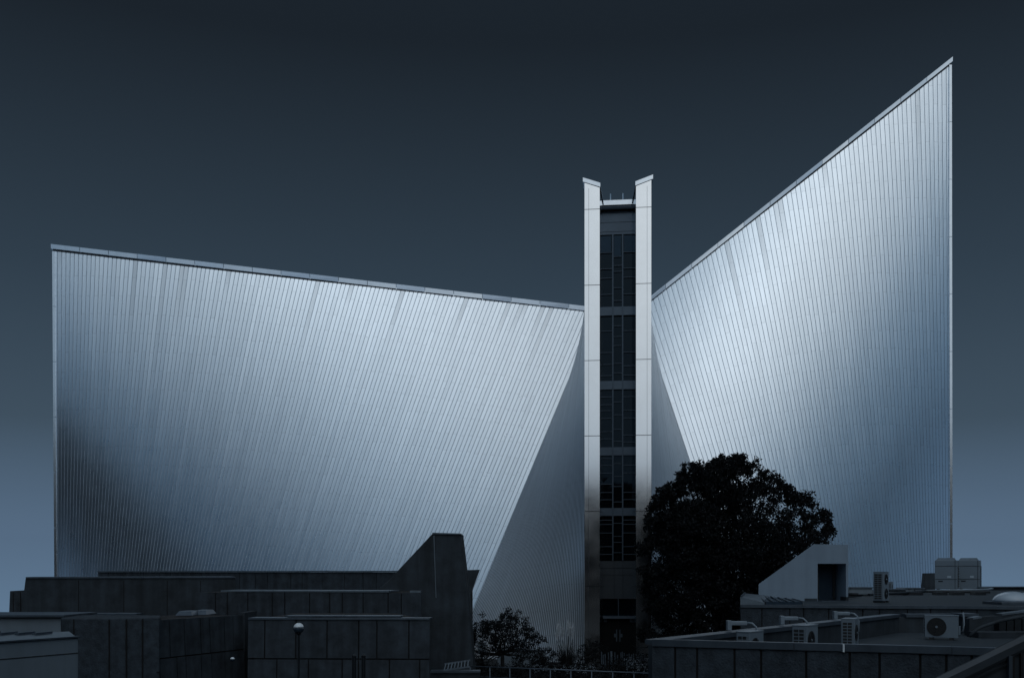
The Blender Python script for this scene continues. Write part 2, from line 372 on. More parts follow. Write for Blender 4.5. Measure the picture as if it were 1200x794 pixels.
# --- front end: two fins, the window slit between them
A_OUT, A_IN, B_W, A_W = 1.60, .87, 1.25, .70
zj = [0, .9] + [Z(y, 48) for y in (686.5, 598.5, 510, 421.5, 333, 244)]
def fin(s):
    m = MB(); core = MB()
    zo, zi = Z(212, 48), Z(219, 48); zob, zib = zo-.55, Z(243, 49.2)
    def L_(a, b, z): return loc(a*s, b, z)
    def ring(z, e=0): 
        r = [L_(A_OUT-e, e, z), L_(A_OUT-e, 1.6, z), L_(A_W+e, B_W, z), L_(A_IN+e, e, z)]
        return r if s > 0 else r[::-1]
    zz = sorted(zj)
    for i in range(len(zz)):
        z0 = zz[i] + .014
        if i < len(zz)-1: m.hexa(ring(z0), ring(zz[i+1]-.014))
        else:
            top = [L_(A_OUT, 0, zo), L_(A_OUT, 1.6, zob), L_(A_W, B_W, zib), L_(A_IN, 0, zi)]
            m.hexa(ring(z0), top if s > 0 else top[::-1])
    f = m.build('fin', M['fin'], ch)
    core.hexa(ring(0, .02), ring(zz[-1]+.1, .02)).build('joint_backing', M['darkmetal'], f)
    seam = MB(); a_ = A_OUT-.20
    seam.hexa([L_(a_-.006,-.004,.3), L_(a_+.006,-.004,.3), L_(a_+.006,.01,.3), L_(a_-.006,.01,.3)], [L_(a_-.006,-.004,zo-.3), L_(a_+.006,-.004,zo-.3), L_(a_+.006,.01,zo-.3), L_(a_-.006,.01,zo-.3)])
    seam.build('vertical_seam', M['mullion'], f)
    e = .07; h = .2                            # capping that follows the slanted top
    base = [L_(A_OUT+.08, -.05, zo+.02), L_(A_OUT-.03, 1.6, zob+.02), L_(A_W-.05, B_W+.1, zib+.02), L_(A_IN-.03, -.06, zi+.01)]
    up = [p + Vector((0,0,h)) for p in base]
    if s < 0: base, up = base[::-1], up[::-1]
    MB().hexa(base, up).build('fin_cap', M['trim'], f)
fin(-1); fin(1)

win = MB()                                     # window wall, set back between the fins
def wq(m, px0, px1, y0, y1, b0, b1):           # box on the window plane from photo rows/columns, as real metres on the slit
    d = 48 + B_W; a0, a1 = (px0-724)*d/F, (px1-724)*d/F; z0, z1 = Z(y1, d), Z(y0, d)
    m.hexa([loc(a0,b0,z0), loc(a1,b0,z0), loc(a1,b1,z0), loc(a0,b1,z0)], [loc(a0,b0,z1), loc(a1,b0,z1), loc(a1,b1,z1), loc(a0,b1,z1)])
m = MB(); wq(m, 705.5, 742.5, 241.5, 275, B_W-.02, B_W+.1)
for y in (250, 261, 272): pass
hp = MB()
for y0, y1 in ((241.5, 249.6), (250.1, 260.6), (261.1, 271.6), (272.1, 275)): wq(hp, 706.5, 741.5, y0, y1, B_W-.05, B_W-.02)
hp.build('header_panel', M['spandrel'], ch); m.build('header_backing', M['darkmetal'], ch)
m = MB(); wq(m, 706.3, 741.7, 235.5, 241, B_W-.14, B_W+.12); m.build('parapet_cap', M['trim'], ch)
for px in (715.5, 730):
    m = MB(); d = 48+B_W; a = (px-724)*d/F; m.tube([loc(a, B_W+.05, Z(240, d)), loc(a, B_W+.05, Z(226.5, d))], [.045, .035], 6); m.build('lightning_rod', M['trim'], ch)
bands = [(360,370), (446.5,456.5), (524,533.5), (595,604)]
sections = [(275,360), (370,446.5), (456.5,524), (533.5,595), (604,656.5)]
cols = [(705.5, 717.8), (717.8, 729.6), (729.6, 742.5)]
sw = thing('tmp', (0,0,0), 'x', 'x'); bpy.data.objects.remove(sw)
fr = MB()
for px in (718.2, 729.6): wq(fr, px-.8, px+.8, 275, 656.5, B_W-.16, B_W+.02)
for px in (706.6, 741.4): wq(fr, px-.4, px+.4, 275, 656.5, B_W-.08, B_W+.02)
tr = {0: [296,315,326,345, 388,413,427,440, 465,474,481,490,505.5,514, 537,545,554,567,576.6,585, 609,614,624,640,649],
      1: [301,311.5,318.5,337.5,352.5, 382,394.6,405,426,437, 471,486,503,517, 543,558,569.7,587.7, 612.7,628,635,647],
      2: [296,315,325.6,345, 388,413,429,440, 465,481,490,510,518, 545,554,576.6,585, 609,614,624,640,649]}
for k, ys in tr.items():
    for y in ys: wq(fr, cols[k][0]+.5, cols[k][1]-.5, y-.35, y+.35, B_W-.07, B_W+.02)
frame = fr.build('window_frame', M['mullion'], ch)
for (y0, y1) in sections:
    for k, (a, b) in enumerate(cols):
        g = MB(); cuts = [y0] + [y for y in tr[k] if y0 < y < y1] + [y1]
        for c0, c1 in zip(cuts, cuts[1:]):
            t = random.uniform(-.006, .006); d = 48+B_W
            a0, a1 = (a-724)*d/F, (b-724)*d/F; z0, z1 = Z(c1, d), Z(c0, d)
            g.quad(loc(a0, B_W+.02+t, z0), loc(a1, B_W+.02-t, z0), loc(a1, B_W+.02-t*.5, z1), loc(a0, B_W+.02+t*.5, z1))
        g.build('pane', M['glass'], frame)
fp = MB()
for k, y in ((0, 296), (1, 301), (2, 296)): wq(fp, cols[k][0]+1.6, cols[k][1]-1.6, 276.5, y-1, B_W-.02, B_W+.01)
fp.build('frosted_pane', M['blind'], frame)
for y0, y1 in bands:
    m = MB(); wq(m, 705.5, 742.5, y0, y1, B_W-.13, B_W+.03); m.build('spandrel', M['spandrel'], ch)
m = MB()
for x0, x1 in ((706, 719.6), (720, 729.8), (730.2, 742)):
    for y0, y1 in ((657, 665), (665.5, 673), (673.5, 701)): wq(m, x0, x1, y0, y1, B_W-.1, B_W+.02)
m.build('porch_panel', M['porch'], ch)
m = MB(); wq(m, 705, 743, 701, 722, B_W, B_W+.06); fan = m.build('transom_window', M['glass'], ch)
m = MB(); wq(m, 724, 725.2, 701, 722, B_W-.06, B_W); m.build('mullion', M['mullion'], fan)
m = MB(); wq(m, 707, 742.5, 721, 723.4, B_W-.75, B_W+.02); wq(m, 708, 711, 723.5, 728, B_W-.3, B_W); wq(m, 738, 741, 723.5, 728, B_W-.3, B_W); m.build('door_canopy', M['coping'], ch)
for x0, x1, hx in ((706, 724.2, 722.6), (724.6, 743, 726.4)):
    m = MB(); d = 48+B_W; a0, a1 = (x0-724)*d/F, (x1-724)*d/F
    m.hexa([loc(a0,B_W,.02), loc(a1,B_W,.02), loc(a1,B_W+.08,.02), loc(a0,B_W+.08,.02)], [loc(a0,B_W,Z(724,d)), loc(a1,B_W,Z(724,d)), loc(a1,B_W+.08,Z(724,d)), loc(a0,B_W+.08,Z(724,d))])
    dr = m.build('door', M['door'], ch)
    m = MB(); wq(m, hx-.7, hx+.7, 737, 751, B_W-.08, B_W-.04); s = -1 if hx < 724 else 1; wq(m, min(hx, hx+s*3), max(hx, hx+s*3), 742, 746, B_W-.07, B_W-.03); m.build('handle', M['coping'], dr)
m = MB(); wq(m, 704, 744.5, 234, 800, B_W+.12, B_W+.3); m.build('inner_lining', M['darkmetal'], ch)

# ------------------------------------------------------------------ concrete blocks
def paneled(mb_wall, mb_joint, p0, p1, z0, z1, widths, thick=.5, rows=(), batter=0., angled=False):
    """slabs hung on a wall face from p0 to p1 (viewer side on the right hand of p1-p0), with open joints"""
    p0 = Vector((p0[0], p0[1], 0)); p1 = Vector((p1[0], p1[1], 0)); d = (p1-p0); L = d.length; d.normalize(); n = Vector((d.y, -d.x, 0))
    up = Vector((0,0,1)); g = .02
    ba = lambda z: n*(batter*(z1-z))
    q0, q1 = p0-n*thick, p1-n*thick
    if angled:                               # the right hand end is splayed in plan
        q1 = p1 - n*thick - d*.34*thick
    mb_joint.hexa([q0+up*z0, p0+d*0+ba(z0)-n*.03+up*z0, p1+ba(z0)-n*.03+up*z0, q1+up*z0][::1],
                  [q0+up*(z1-.01), p0-n*.03+up*(z1-.01), p1-n*.03+up*(z1-.01), q1+up*(z1-.01)])
    zs = [z0] + list(rows) + [z1]
    for r in range(len(zs)-1):
        s = 0; i = r*3
        while s < L-.05:
            w = widths[i % len(widths)] * random.uniform(.94, 1.06); i += 1
            e = min(L, s+w)
            if L-e < .25: e = L
            a, b = p0+d*(s+(g if s > 0 else 0)), p0+d*(e-(g if e < L else 0))
            za, zb = zs[r]+(g if r else 0), zs[r+1]-(g if r < len(zs)-2 else 0)
            j = random.uniform(-.006, .006)
            mb_wall.hexa([a+ba(za)+n*j+up*za, b+ba(za)+n*j+up*za, b+ba(za)-n*.09+up*za, a+ba(za)-n*.09+up*za],
                         [a+ba(zb)+n*j+up*zb, b+ba(zb)+n*j+up*zb, b+ba(zb)-n*.09+up*zb, a+ba(zb)-n*.09+up*zb])
            s = e
def sheet_coping(m, p0, p1, z, w=.35, h=.06, over=.04, pitch=2.0):
    p0 = Vector((p0[0], p0[1], z)); p1 = Vector((p1[0], p1[1], z)); d = p1-p0; L = d.length; d.normalize(); n = Vector((d.y, -d.x, 0)); k = max(1, round(L/pitch))
    for i in range(k):
        a, b = p0+d*(L*i/k+.004), p0+d*(L*(i+1)/k-.004); zz = Vector((0,0,random.uniform(.003, .012))); u = Vector((0,0,h))
        m.hexa([a+n*over+zz, b+n*over+zz, b-n*w+zz, a-n*w+zz], [a+n*over+zz+u, b+n*over+zz+u, b-n*w+zz+u*.9, a-n*w+zz+u*.9])

# low podium wall along the foot of the left wing
t = thing('podium_wall', (X(350, 52), 52, 0), 'long low panelled concrete wall at the foot of the left steel wing', 'wall')
w, j, c = MB(), MB(), MB(); q0, q1 = (X(115, 59.5), 59.5), (X(543, 50.9), 50.9); zt_ = 4.5
paneled(w, j, q0, q1, 0, zt_, [.75, 1.3, 1.45, 1.1, .8, 1.5], 1.2)
sheet_coping(c, q0, q1, zt_, 1.3, .07, .08)
w.build('wall_panels', M['panel'], t); j.build('wall_core', M['joint'], t); c.build('coping', M['zinc'], t)

# long dark block
def prism(mb, pts, d0, d1, skew=0.):                     # outline (px,py) read at depth d0, pushed back to d1 at real size
    f = [P(x, y, d0) for x, y in pts]; b = [p + Vector((skew*(d1-d0), d1-d0, 0)) for p in f]; k = len(f); n = len(mb.v)
    mb.v += [tuple(q) for q in f+b]
    mb.f.append(tuple(n+i for i in range(k))); mb.f.append(tuple(n+k+i for i in reversed(range(k))))
    for i in range(k):
        q = (i+1) % k; mb.f.append((n+i, n+k+i, n+k+q, n+q))
    return mb
t = thing('concrete_block', (X(150, 43), 43, 0), 'long dark smooth concrete block with a slanted left edge, below the left wing', 'building')
prism(MB(), [(30,677),(276,676.5),(276.5,840),(8,840),(25,716)][::-1], 43, 46, -.36).build('wall', M['concrete'], t, bevel=.03)
m = MB(); prism(m, [(30.2,675.6),(276,675.2),(276,676.8),(30,677.2)][::-1], 42.95, 46.05, -.36); m.build('coping', M['coping'], t)
for px in (92, 145, 196, 235): a = P(px, 677, 42.99); MB().box(a.x-.012, a.x+.012, 42.985, 43.01, 2.6, a.z-.1).build('form_joint', M['joint'], t)
t = thing('concrete_pier', (X(19, 44), 44, 0), 'short stub of concrete at the left end of the long dark block', 'wall')
prism(MB(), [(11.5,692),(29.5,691),(29.5,840),(8,840),(10.5,716)][::-1], 44, 45.2).build('wall', M['panel'], t, bevel=.02)
for px in (15.5, 24): a = P(px, 692, 43.99); MB().box(a.x-.02, a.x+.02, 43.985, 44.01, 2, a.z-.05).build('form_joint', M['joint'], t)

# second tier
t = thing('panelled_terrace', (X(360, 36), 36, 0), 'middle tier of panelled concrete with pale sheet metal edge, behind the globe lamp', 'building')
w, j, c = MB(), MB(), MB(); q0, q1 = (X(229, 36.6), 36.6), (X(493.5, 35.6), 35.6)
paneled(w, j, q0, q1, 0, Z(694, 36), [.8, .45, .75, .95, .5, .9], 4, angled=True)
w.build('wall_panels', M['panel'], t); j.build('wall_core', M['joint'], t)
sheet_coping(c, (X(259, 36.5), 36.5), (X(456, 35.75), 35.75), Z(694, 36)+.01, 1.6, .06, .03); c.build('coping', M['zinc'], t)
m = MB(); p = P(487, 692.5, 36.2); m.box(p.x-.2, p.x+.2, 36.1, 36.5, Z(694, 36), Z(691.8, 36)); m.build('roof_vent', M['zinc'], t)

# nearest tier (slightly battered)
t = thing('panelled_block', (X(400, 28), 28, 0), 'nearest block of panelled concrete with metal edge, standing right behind the globe lamp', 'building')
w, j, c = MB(), MB(), MB(); q0, q1 = (X(291, 28), 28.0), (X(503.5, 27.8), 27.8)
paneled(w, j, q0, q1, 0, Z(726, 28), [.85, .9, .95, .45, .9, .9, .85, .5], 5, rows=(Z(771, 28),), batter=.045, angled=True)
w.build('wall_panels', M['panel'], t); j.build('wall_core', M['joint'], t)
sheet_coping(c, (X(291, 28), 28.0), (X(503.5, 27.8), 27.8), Z(726, 28)+.005, .7, .05, .03)
sheet_coping(c, (X(335, 28.3), 28.2), (X(470, 28.2), 28.1), Z(726, 28)+.07, .6, .04, .02)
c.build('coping', M['coping'], t)

t = thing('panelled_wall', (X(235, 28), 28, 0), 'darker concrete wall with small slabs in rising rows, left of the nearest block', 'wall')
w, j = MB(), MB(); q0, q1 = (X(186, 26.4), 26.4), (X(284.5, 29.6), 29.6)
paneled(w, j, q0, q1, 0, 3.23, [.62, .42, .60, .62, .38], 2, rows=(1.35, 2.21), batter=.04, angled=True)
w.build('wall_panels', M['panel'], t); j.build('wall_core', M['joint'], t)
m = MB(); m.box(X(282,29.7), X(287.5,29.7), 29.62, 31, 0, 3.3); m.build('end_pier', M['concrete'], t)
# skylight lids on it
for k, (px, hw) in enumerate(((221.5, 9.5), (239, 9))):
    a = P(px, 721.6, 29.5 + k*.6); s = hw/F*29.5; lid = MB()
    lid.hexa([(a.x-s,a.y-.5,3.24),(a.x+s,a.y-.5,3.24),(a.x+s,a.y+.5,3.24),(a.x-s,a.y+.5,3.24)], [(a.x-s*.75,a.y-.35,3.36),(a.x+s*.75,a.y-.35,3.36),(a.x+s*.75,a.y+.35,3.36),(a.x-s*.75,a.y+.35,3.36)])
    tag(lid.build('skylight_lid', M['coping']), ['low skylight lid on the left concrete wall, left one of the pair', 'low skylight lid on the left concrete wall, right one of the pair'][k], 'skylight', 'skylight lids on the concrete wall')

# rough pier with a curved corner
t = thing('rough_concrete_pier', (X(130, 26), 26, 0), 'broad rough textured concrete wall with a rounded left corner, beside the pale smooth box', 'wall')
m = MB(); jn = MB(); d0 = 25.6; zt_ = Z(724.5, 25.6); xs = []
bot, top = [], []
arc = [(X(68, 26.3), 27.6), (X(68, 26.1), 26.5)] + [(X(68,26.1)+.45*(1-math.cos(a))*1.0, 26.5-.75*math.sin(a)) for a in (R(30), R(60), R(90))] + [(X(128, 25.75), 25.75), (X(187, 26.2), 26.2)]
ring = arc + [(X(187, 26.2)-.5, 27.7), (X(68, 26.3), 27.9)]
m.hexa([(x, y, 0) for x, y in ring], [(x, y, zt_) for x, y in ring])
o = m.build('wall', M['pebble'], t, bevel=.03)
for px, d in ((86.5, 25.745), (128, 25.74), (148, 25.88), (167, 26.03)): a = X(px, d); MB().box(a-.014, a+.014, d-.012, d+.03, .3 if px > 100 else Z(745, d), zt_-.02).build('form_joint', M['joint'], t)
jn.bar((X(68, 26), 25.75, Z(794, 25.75)+.06), (X(187, 26.2), 26.2, Z(787, 26.2)), .03, .03)
jn.build('form_joint', M['joint'], t)

t = thing('low_annex', (X(20, 31), 31, 0), 'low grey flat roofed building at the far left with a dark roof edge', 'building')
MB().box(X(-70, 31), X(74, 31), 31, 33.2, 0, Z(722.5, 31)).build('wall', M['lightwall'], t)
m = MB(); m.box(X(-70, 30.8), X(74.5, 30.8), 30.85, 33.3, Z(722.5, 31)+.003, Z(720, 31)); m.box(X(-70, 34), X(160, 34), 34, 34.6, Z(719.5, 34)-.02, Z(718.3, 34)); m.build('roof_edge', M['coping'], t)
t = thing('pale_box', (X(40, 20), 20, 0), 'smooth pale painted box like building with a thin joint line, lower left corner', 'building')
m = MB(); zt_ = 3.12; r0 = (X(-60, 19), 18.0); r1 = (X(91.5, 21), 21.0)
ring = [r0, r1, (r1[0]-1.2, 23.3), (X(-60,19)-1, 21.4)]
m.hexa([(x,y,0) for x,y in ring], [(x,y,zt_) for x,y in ring]); m.build('wall', M['lightwall'], t, bevel=.02)
m = MB(); a, b = Vector((*r0, zt_-.32)), Vector((*r1, zt_-.32)); m.bar(a+Vector((0,-.001,0)), b+Vector((0,-.001,0)), .012, .018); m.build('wall_joint', M['joint'], t)
m = MB(); m.bar(Vector((*r0, zt_+.02))+Vector((0,.05,0)), Vector((*r1, zt_+.02))+Vector((0,.05,0)), .12, .03)
for k in range(5): m.bar((X(-30+k*20, 22), 21.6, zt_+.04), (X(-16+k*20, 22.4), 22.2, zt_+.04), .1, .05)
m.build('roof_edge', M['coping'], t)

# pylon
t = thing('concrete_pylon', (X(510, 40), 40, 0), 'tall leaning concrete pylon with a sloping left shoulder in front of the steel wing', 'tower')
m = MB(); pts = [(390,742),(443,690),(455,680),(507,624.5),(540,625.5),(545.5,672),(549,700),(556.5,806),(390,806)]
prism(m, pts[::-1], 40, 42.2).build('wall', M['concrete'], t, bevel=.03)
m = MB(); a, b = P(508.5, 627, 39.985), P(511, 700, 39.985); m.bar(a, b, .03, .03, up=(0,1,0)); m.build('form_joint', M['zinc'], t)
m = MB(); prism(m, [(506.5,623.6),(540.2,624.6),(540.3,626.2),(506.5,625.4)][::-1], 39.94, 42.26); m.build('cap', M['coping'], t)
m = MB(); prism(m, [(545,667.5),(561.5,667),(552,693),(549,700)][::-1], 49.2, 50.3)
tag(m.build('canopy_tip', M['concrete']), 'small dark wedge of concrete jutting out right of the tall pylon', 'wall')

# lamps and posts
def lamp(px, py, rpx, d, label):
    c = P(px, py, d); r = rpx/F*d; t = thing('globe_lamp', (c.x, c.y, 0), label, 'lamp', 'globe lamps by the concrete walls')
    prof = [(r*math.sin(a), -r*math.cos(a)) for a in [math.pi*(.08+.84*k/14) for k in range(15)]]
    MB().lathe(c, [(x, z) for x, z in prof if z >= 0] , 24).build('globe_top', M['globe'], t, True)
    MB().lathe(c, [(x, z) for x, z in prof if z <= 0] , 24).build('globe_bowl', M['blind'], t, True)
    m = MB(); m.tube([(c.x,c.y,0), (c.x,c.y,c.z-r*1.02)], r*.2, 10); m.build('pole', M['darkmetal'], t)
    m = MB(); m.lathe((c.x,c.y,c.z-r*1.22), [(r*.3,0),(r*.55,.03),(r*.55,r*.28)], 16); m.build('collar', M['darkmetal'], t)
lamp(350, 735.5, 6.2, 26.5, 'larger globe lamp on a pole, white above and dark below, before the nearest concrete block')
lamp(272.5, 772, 2.7, 25.5, 'small white globe lamp on a short pole by the darker slab wall')
for k, px in enumerate((415, 426)):
    m = MB(); d = 23; x = X(px, d); r = .045
    m.tube([(x, d, 0), (x, d, Z(769, d))], r, 10); m.lathe((x, d, Z(769, d)), [(r*1.15,0),(r*1.15,.03),(r*.4,.06)], 10)
    tag(m.build('bollard_post', M['darkmetal']), ['left of two thin dark posts standing before the nearest concrete block', 'right of two thin dark posts standing before the nearest concrete block'][k], 'post', 'dark posts before the concrete block')

# ------------------------------------------------------------------ right hand roofs
ZU = 3.40                                        # upper roof
t = thing('upper_flat_roof', (X(1030, 36), 36, 0), 'long flat roofed building with pebbled panels carrying the white stair house and large cooling units', 'building')
fr0, fr1 = (X(868, 33.2), 33.2), (X(1330, 30.6), 30.6)
w, j, c = MB(), MB(), MB()
paneled(w, j, fr0, fr1, 0, ZU-.08, [.7, .95, .45, .8, 1.0, .5, .9], .6)
w.build('wall_panels', M['pebble'], t); j.build('wall_core', M['joint'], t)
sheet_coping(c, fr0, fr1, ZU-.08, .4, .1, .05); c.build('coping', M['coping'], t)
rp_ = [(fr0[0]+.05, 33.55), (fr1[0], 30.95), (50, 30.95), (50, 62), (21, 62), (14.5, 45), (13.8, 40.3), (fr0[0]+2.1, 40.3)]
m = MB(); m.hexa([(x,y,ZU-.3) for x,y in rp_], [(x,y,ZU) for x,y in rp_]); m.build('roof_deck', M['roof'], t)
m = MB(); m.hexa([(x,y,0) for x,y in rp_], [(x,y,ZU-.32) for x,y in rp_]); m.build('wall', M['joint'], t)
m = MB(); m.box(X(1152, 60.5), X(1330, 60.5), 60.5, 61, ZU, Z(688, 60.5)); m.build('parapet', M['concrete'], t)
m = MB(); m.box(X(1151, 60.4), X(1330, 60.4), 60.35, 61.1, Z(688, 60.5), Z(686.8, 60.4)); m.build('parapet_cap', M['coping'], t)

# white stair house with sloping left side, recessed door
t = thing('stair_house', (X(940, 38), 38, ZU), 'white rendered stair house with a sloping left side and a recessed dark glass door', 'building')
m = MB(); d0, d1 = 38.0, 40.0
prism(m, [(889,704),(889,684),(952.5,638),(954,637),(958.2,637.2),(958.2,704)][::-1], d0, d1, .30)
prism(m, [(958.2,660),(958.2,637.2),(991.4,637.8),(991.4,660)][::-1], d0, d1, .30)
prism(m, [(991.4,704),(991.4,637.8),(994,637.9),(994,704)][::-1], d0, d1)
m.build('wall', M['white'], t)
m = MB(); prism(m, [(958.2,704),(958.2,660),(991.4,660),(991.4,704)][::-1], d0+1.2, d1-.02); m.build('recess_back', M['white'], t)
m = MB(); dd = d0+1.1
gx0, gx1 = P(958.2,0,d0).x, P(991.4,0,d0).x
zt_, zb_ = Z(660, d0), ZU+.02
MB().quad((gx0+.02,dd,zb_),(gx1-.02,dd,zb_),(gx1-.02,dd,zt_-.01),(gx0+.02,dd,zt_-.01)).build('glass_door', M['blind'], t)
for x, ww in ((gx0+.03,.03),(gx0+.34,.03),(gx1-.12,.04)): m.box(x-ww, x+ww, dd-.06, dd-.004, zb_, zt_-.02)
m.box(gx0+.02, gx1-.02, dd-.05, dd-.006, zt_-.08, zt_-.03)
m.build('door_frame', M['darkmetal'], t)
m = MB(); m.box(gx1-.02, P(994.3,0,d0).x, d0-.015, d0+.6, ZU, ZU+.16); m.build('skirting', M['concrete'], t)
MB().box(gx0-.5, gx0-.02, d0-.012, d0-.001, ZU, ZU+.1).build('skirting', M['concrete'], t)
m = MB(); m.box(gx0, gx1, d0-.5, d0+1.05, ZU, ZU+.015); m.build('threshold', M['coping'], t)

# glazed lean-to at the corner of that roof
t = thing('lean_to_skylight', (X(905, 34.5), 34.5, ZU), 'low glazed skylight with thin bars at the roof corner before the white stair house', 'skylight')
a0, a1, a2 = X(868, 33.7), X(897, 33.7), X(944, 34.4)
m = MB(); m.hexa([(a0,33.75,ZU),(a1,33.75,ZU),(a1+.8,36.4,ZU),(a0+.75,36.4,ZU)], [(a0,33.75,ZU+.27),(a1,33.75,ZU+.05),(a1+.8,36.4,ZU+.25),(a0+.75,36.4,ZU+.33)]); m.build('curb', M['zinc'], t)
m = MB(); m.hexa([(a1+.01,33.9,ZU),(a2-.25,33.9,ZU),(a2,35.9,ZU),(a1+.32,36.4,ZU)], [(a1+.01,33.9,ZU+.1),(a2-.25,33.9,ZU+.1),(a2,35.9,ZU+.14),(a1+.32,36.4,ZU+.25)]); m.build('glazing', M['blind'], t)
m = MB()
for k in range(6):
    f = k/5; m.bar((a1+.03+(a2-.3-a1)*f, 33.88, ZU+.115), (a1+.35+(a2-.05-a1-.35)*f, 36.3-.4*f, ZU+.265-.11*f), .04, .03)
m.bar((a0+.04, 33.75, ZU+.29), (a0+.78, 36.4, ZU+.35), .06, .04); m.build('glazing_bar', M['coping'], t)
m = MB(); m.box(X(896.2,33.74), X(897.2,33.74), 33.735, 33.75, ZU, ZU+.1); m.build('curb_joint', M['joint'], t)

# air conditioners -------------------------------------------------------
def aircon(loc_, rz, label, w=.78, h=.58, dp=.29, fans=1, group='air conditioner outdoor units on the flat roofs'):
    """fan face looks towards local -y, coil grid on the local -x end"""
    t = thing('air_conditioner', loc_, label, 'air conditioner', group, rz)
    def part(name, mb, mt, bev=0): 
        o = mb.build(name, M[mt], None, bevel=bev); o.parent = t; return o
    f = .06
    part('casing', MB().box(-w/2, w/2, -dp/2, dp/2, f, f+h), 'casing', .012)
    part('top_lid', MB().box(-w/2-.008, w/2+.008, -dp/2-.008, dp/2+.008, f+h+.002, f+h+.022), 'casing', .006)
    for sx in (-1, 1): part('foot', MB().box(sx*w*.3-.05, sx*w*.3+.05, -dp/2-.03, dp/2+.03, 0, f), 'grille')
    for k in range(fans):
        r = min(w*.30, h/fans*.42); cx = -w*.14 if fans == 1 else 0; cz = f + h*(k+.5)/fans
        ring = MB(); n = 32
        ring.v = []; 
        for q in range(n):
            a = 2*math.pi*q/n
            ring.v += [(cx+r*math.cos(a), -dp/2-.004, cz+r*math.sin(a))]
        ring.f = [tuple(range(n))]
        g = part('fan_opening', ring, 'grille')
        gr = MB()
        for rr in (.25, .45, .65, .85, 1.0):
            pts = [(cx+r*rr*math.cos(2*math.pi*q/24), -dp/2-.014, cz+r*rr*math.sin(2*math.pi*q/24)) for q in range(25)]
            gr.tube(pts, .004, 4, False)
        for q in range(6):
            a = math.pi*q/3+.3; gr.bar((cx+.05*math.cos(a), -dp/2-.014, cz+.05*math.sin(a)), (cx+r*math.cos(a), -dp/2-.014, cz+r*math.sin(a)), .006)
        part('fan_guard', gr, 'darkmetal')
        hub = MB(); hub.tube([(cx, -dp/2-.01, cz), (cx, -dp/2-.03, cz)], r*.13, 12); part('fan_hub', hub, 'casing')
    co_ = MB(); co_.box(-w/2-.012, -w/2-.002, -dp/2+.05, dp/2-.04, f+.06, f+h-.06); part('coil_opening', co_, 'grille')
    lv = MB(); n = max(5, int(h/.085))
    for k in range(n+1): z = f+.06+(h-.12)*k/n; lv.box(-w/2-.024, -w/2-.013, -dp/2+.045, dp/2-.035, z-.008, z+.008)
    for k in range(3): y = -dp/2+.05+(dp-.09)*k/2; lv.box(-w/2-.027, -w/2-.0245, y-.007, y+.007, f+.06, f+h-.06)
    part('coil_grille', lv, 'casing')
    pv = MB(); pv.box(w/2+.002, w/2+.05, -.06, dp/2-.03, f+.08, f+.3); part('valve_cover', pv, 'casing', .01)
    return t
pdir = math.atan2(11.3, 8.77)                     # direction of the receding parapet
ZL = 2.74
aircon((X(879, 18.7), 18.7, ZL), pdir, 'air conditioner unit of which only the top shows over the front parapet', w=.62, dp=.27)
aircon((X(943.5, 20.9), 20.9, ZL), pdir, 'air conditioner on the lower roof with fine coil grid and pale fan side', w=.62, dp=.32)
aircon((X(996, 23.0), 23.0, ZL), pdir+.18, 'air conditioner unit with wide louvre slots, deepest along the receding parapet', w=.62, dp=.30, h=.62)
aircon((X(1103.5, 26), 26, ZL), R(-27), 'air conditioner unit facing us with a round black fan, against the rear parapet', w=.8, h=.56)
t = bpy.data.objects['air_conditioner.003']
m = MB(); m.tube([(.44,.0,.2),(.5,.02,.24),(.53,.06,.4),(.52,.1,.62),(.5,.3,.7)], .02, 8); o = m.build('pipe', M['pipe'], None, True); o.parent = t
aircon((X(1032.5, 36.3), 36.3, ZU), R(52), 'tall double fan air conditioner standing alone on the upper roof near the white stair house', w=.62, h=1.04, dp=.36, fans=2)
aircon((X(1043.5, 52), 52, ZU+.1), R(60), 'tiny pale air conditioner half hidden behind the tall one on the upper roof', w=.3, h=.42, dp=.2)
# pipe covers on the parapet with bent pipes
pd = Vector((8.77, 11.3, 0)).normalized()
for k, (tt, lab) in enumerate(((.249, 'nearest pale pipe cover on the receding parapet, leftmost of three'), (.44, 'middle pale pipe cover on the receding parapet'), (.677, 'farthest pale pipe cover on the receding parapet, right above the louvred unit'))):
    b = Vector((2.49+8.77*tt, 17.7+11.3*tt, 3.3)); t = thing('pipe_cover', b, lab, 'pipe cover', 'pipe covers on the parapet')
    n = Vector((1, 0, 0))
    m = MB(); m.obox(b+Vector((-.02,0,.15)), n, .18, (0,1,0), .07, (0,0,1), .045); m.build('cover', M['pipe'], t, bevel=.02)
    m = MB(); m.box(b.x-.25, b.x-.16, b.y-.08, b.y+.08, 3.31, 3.55-.04); m.build('wall_cap', M['pipe'], t, bevel=.01)
    m = MB(); m.tube([b+Vector((.14,0,.16)), b+Vector((.26,-.06,.15)), b+Vector((.33,-.1,.08)), b+Vector((.36,-.12,-.06)), b+Vector((.36,-.12,-.3))], .022, 8); m.build('pipe', M['pipe'], t, True)
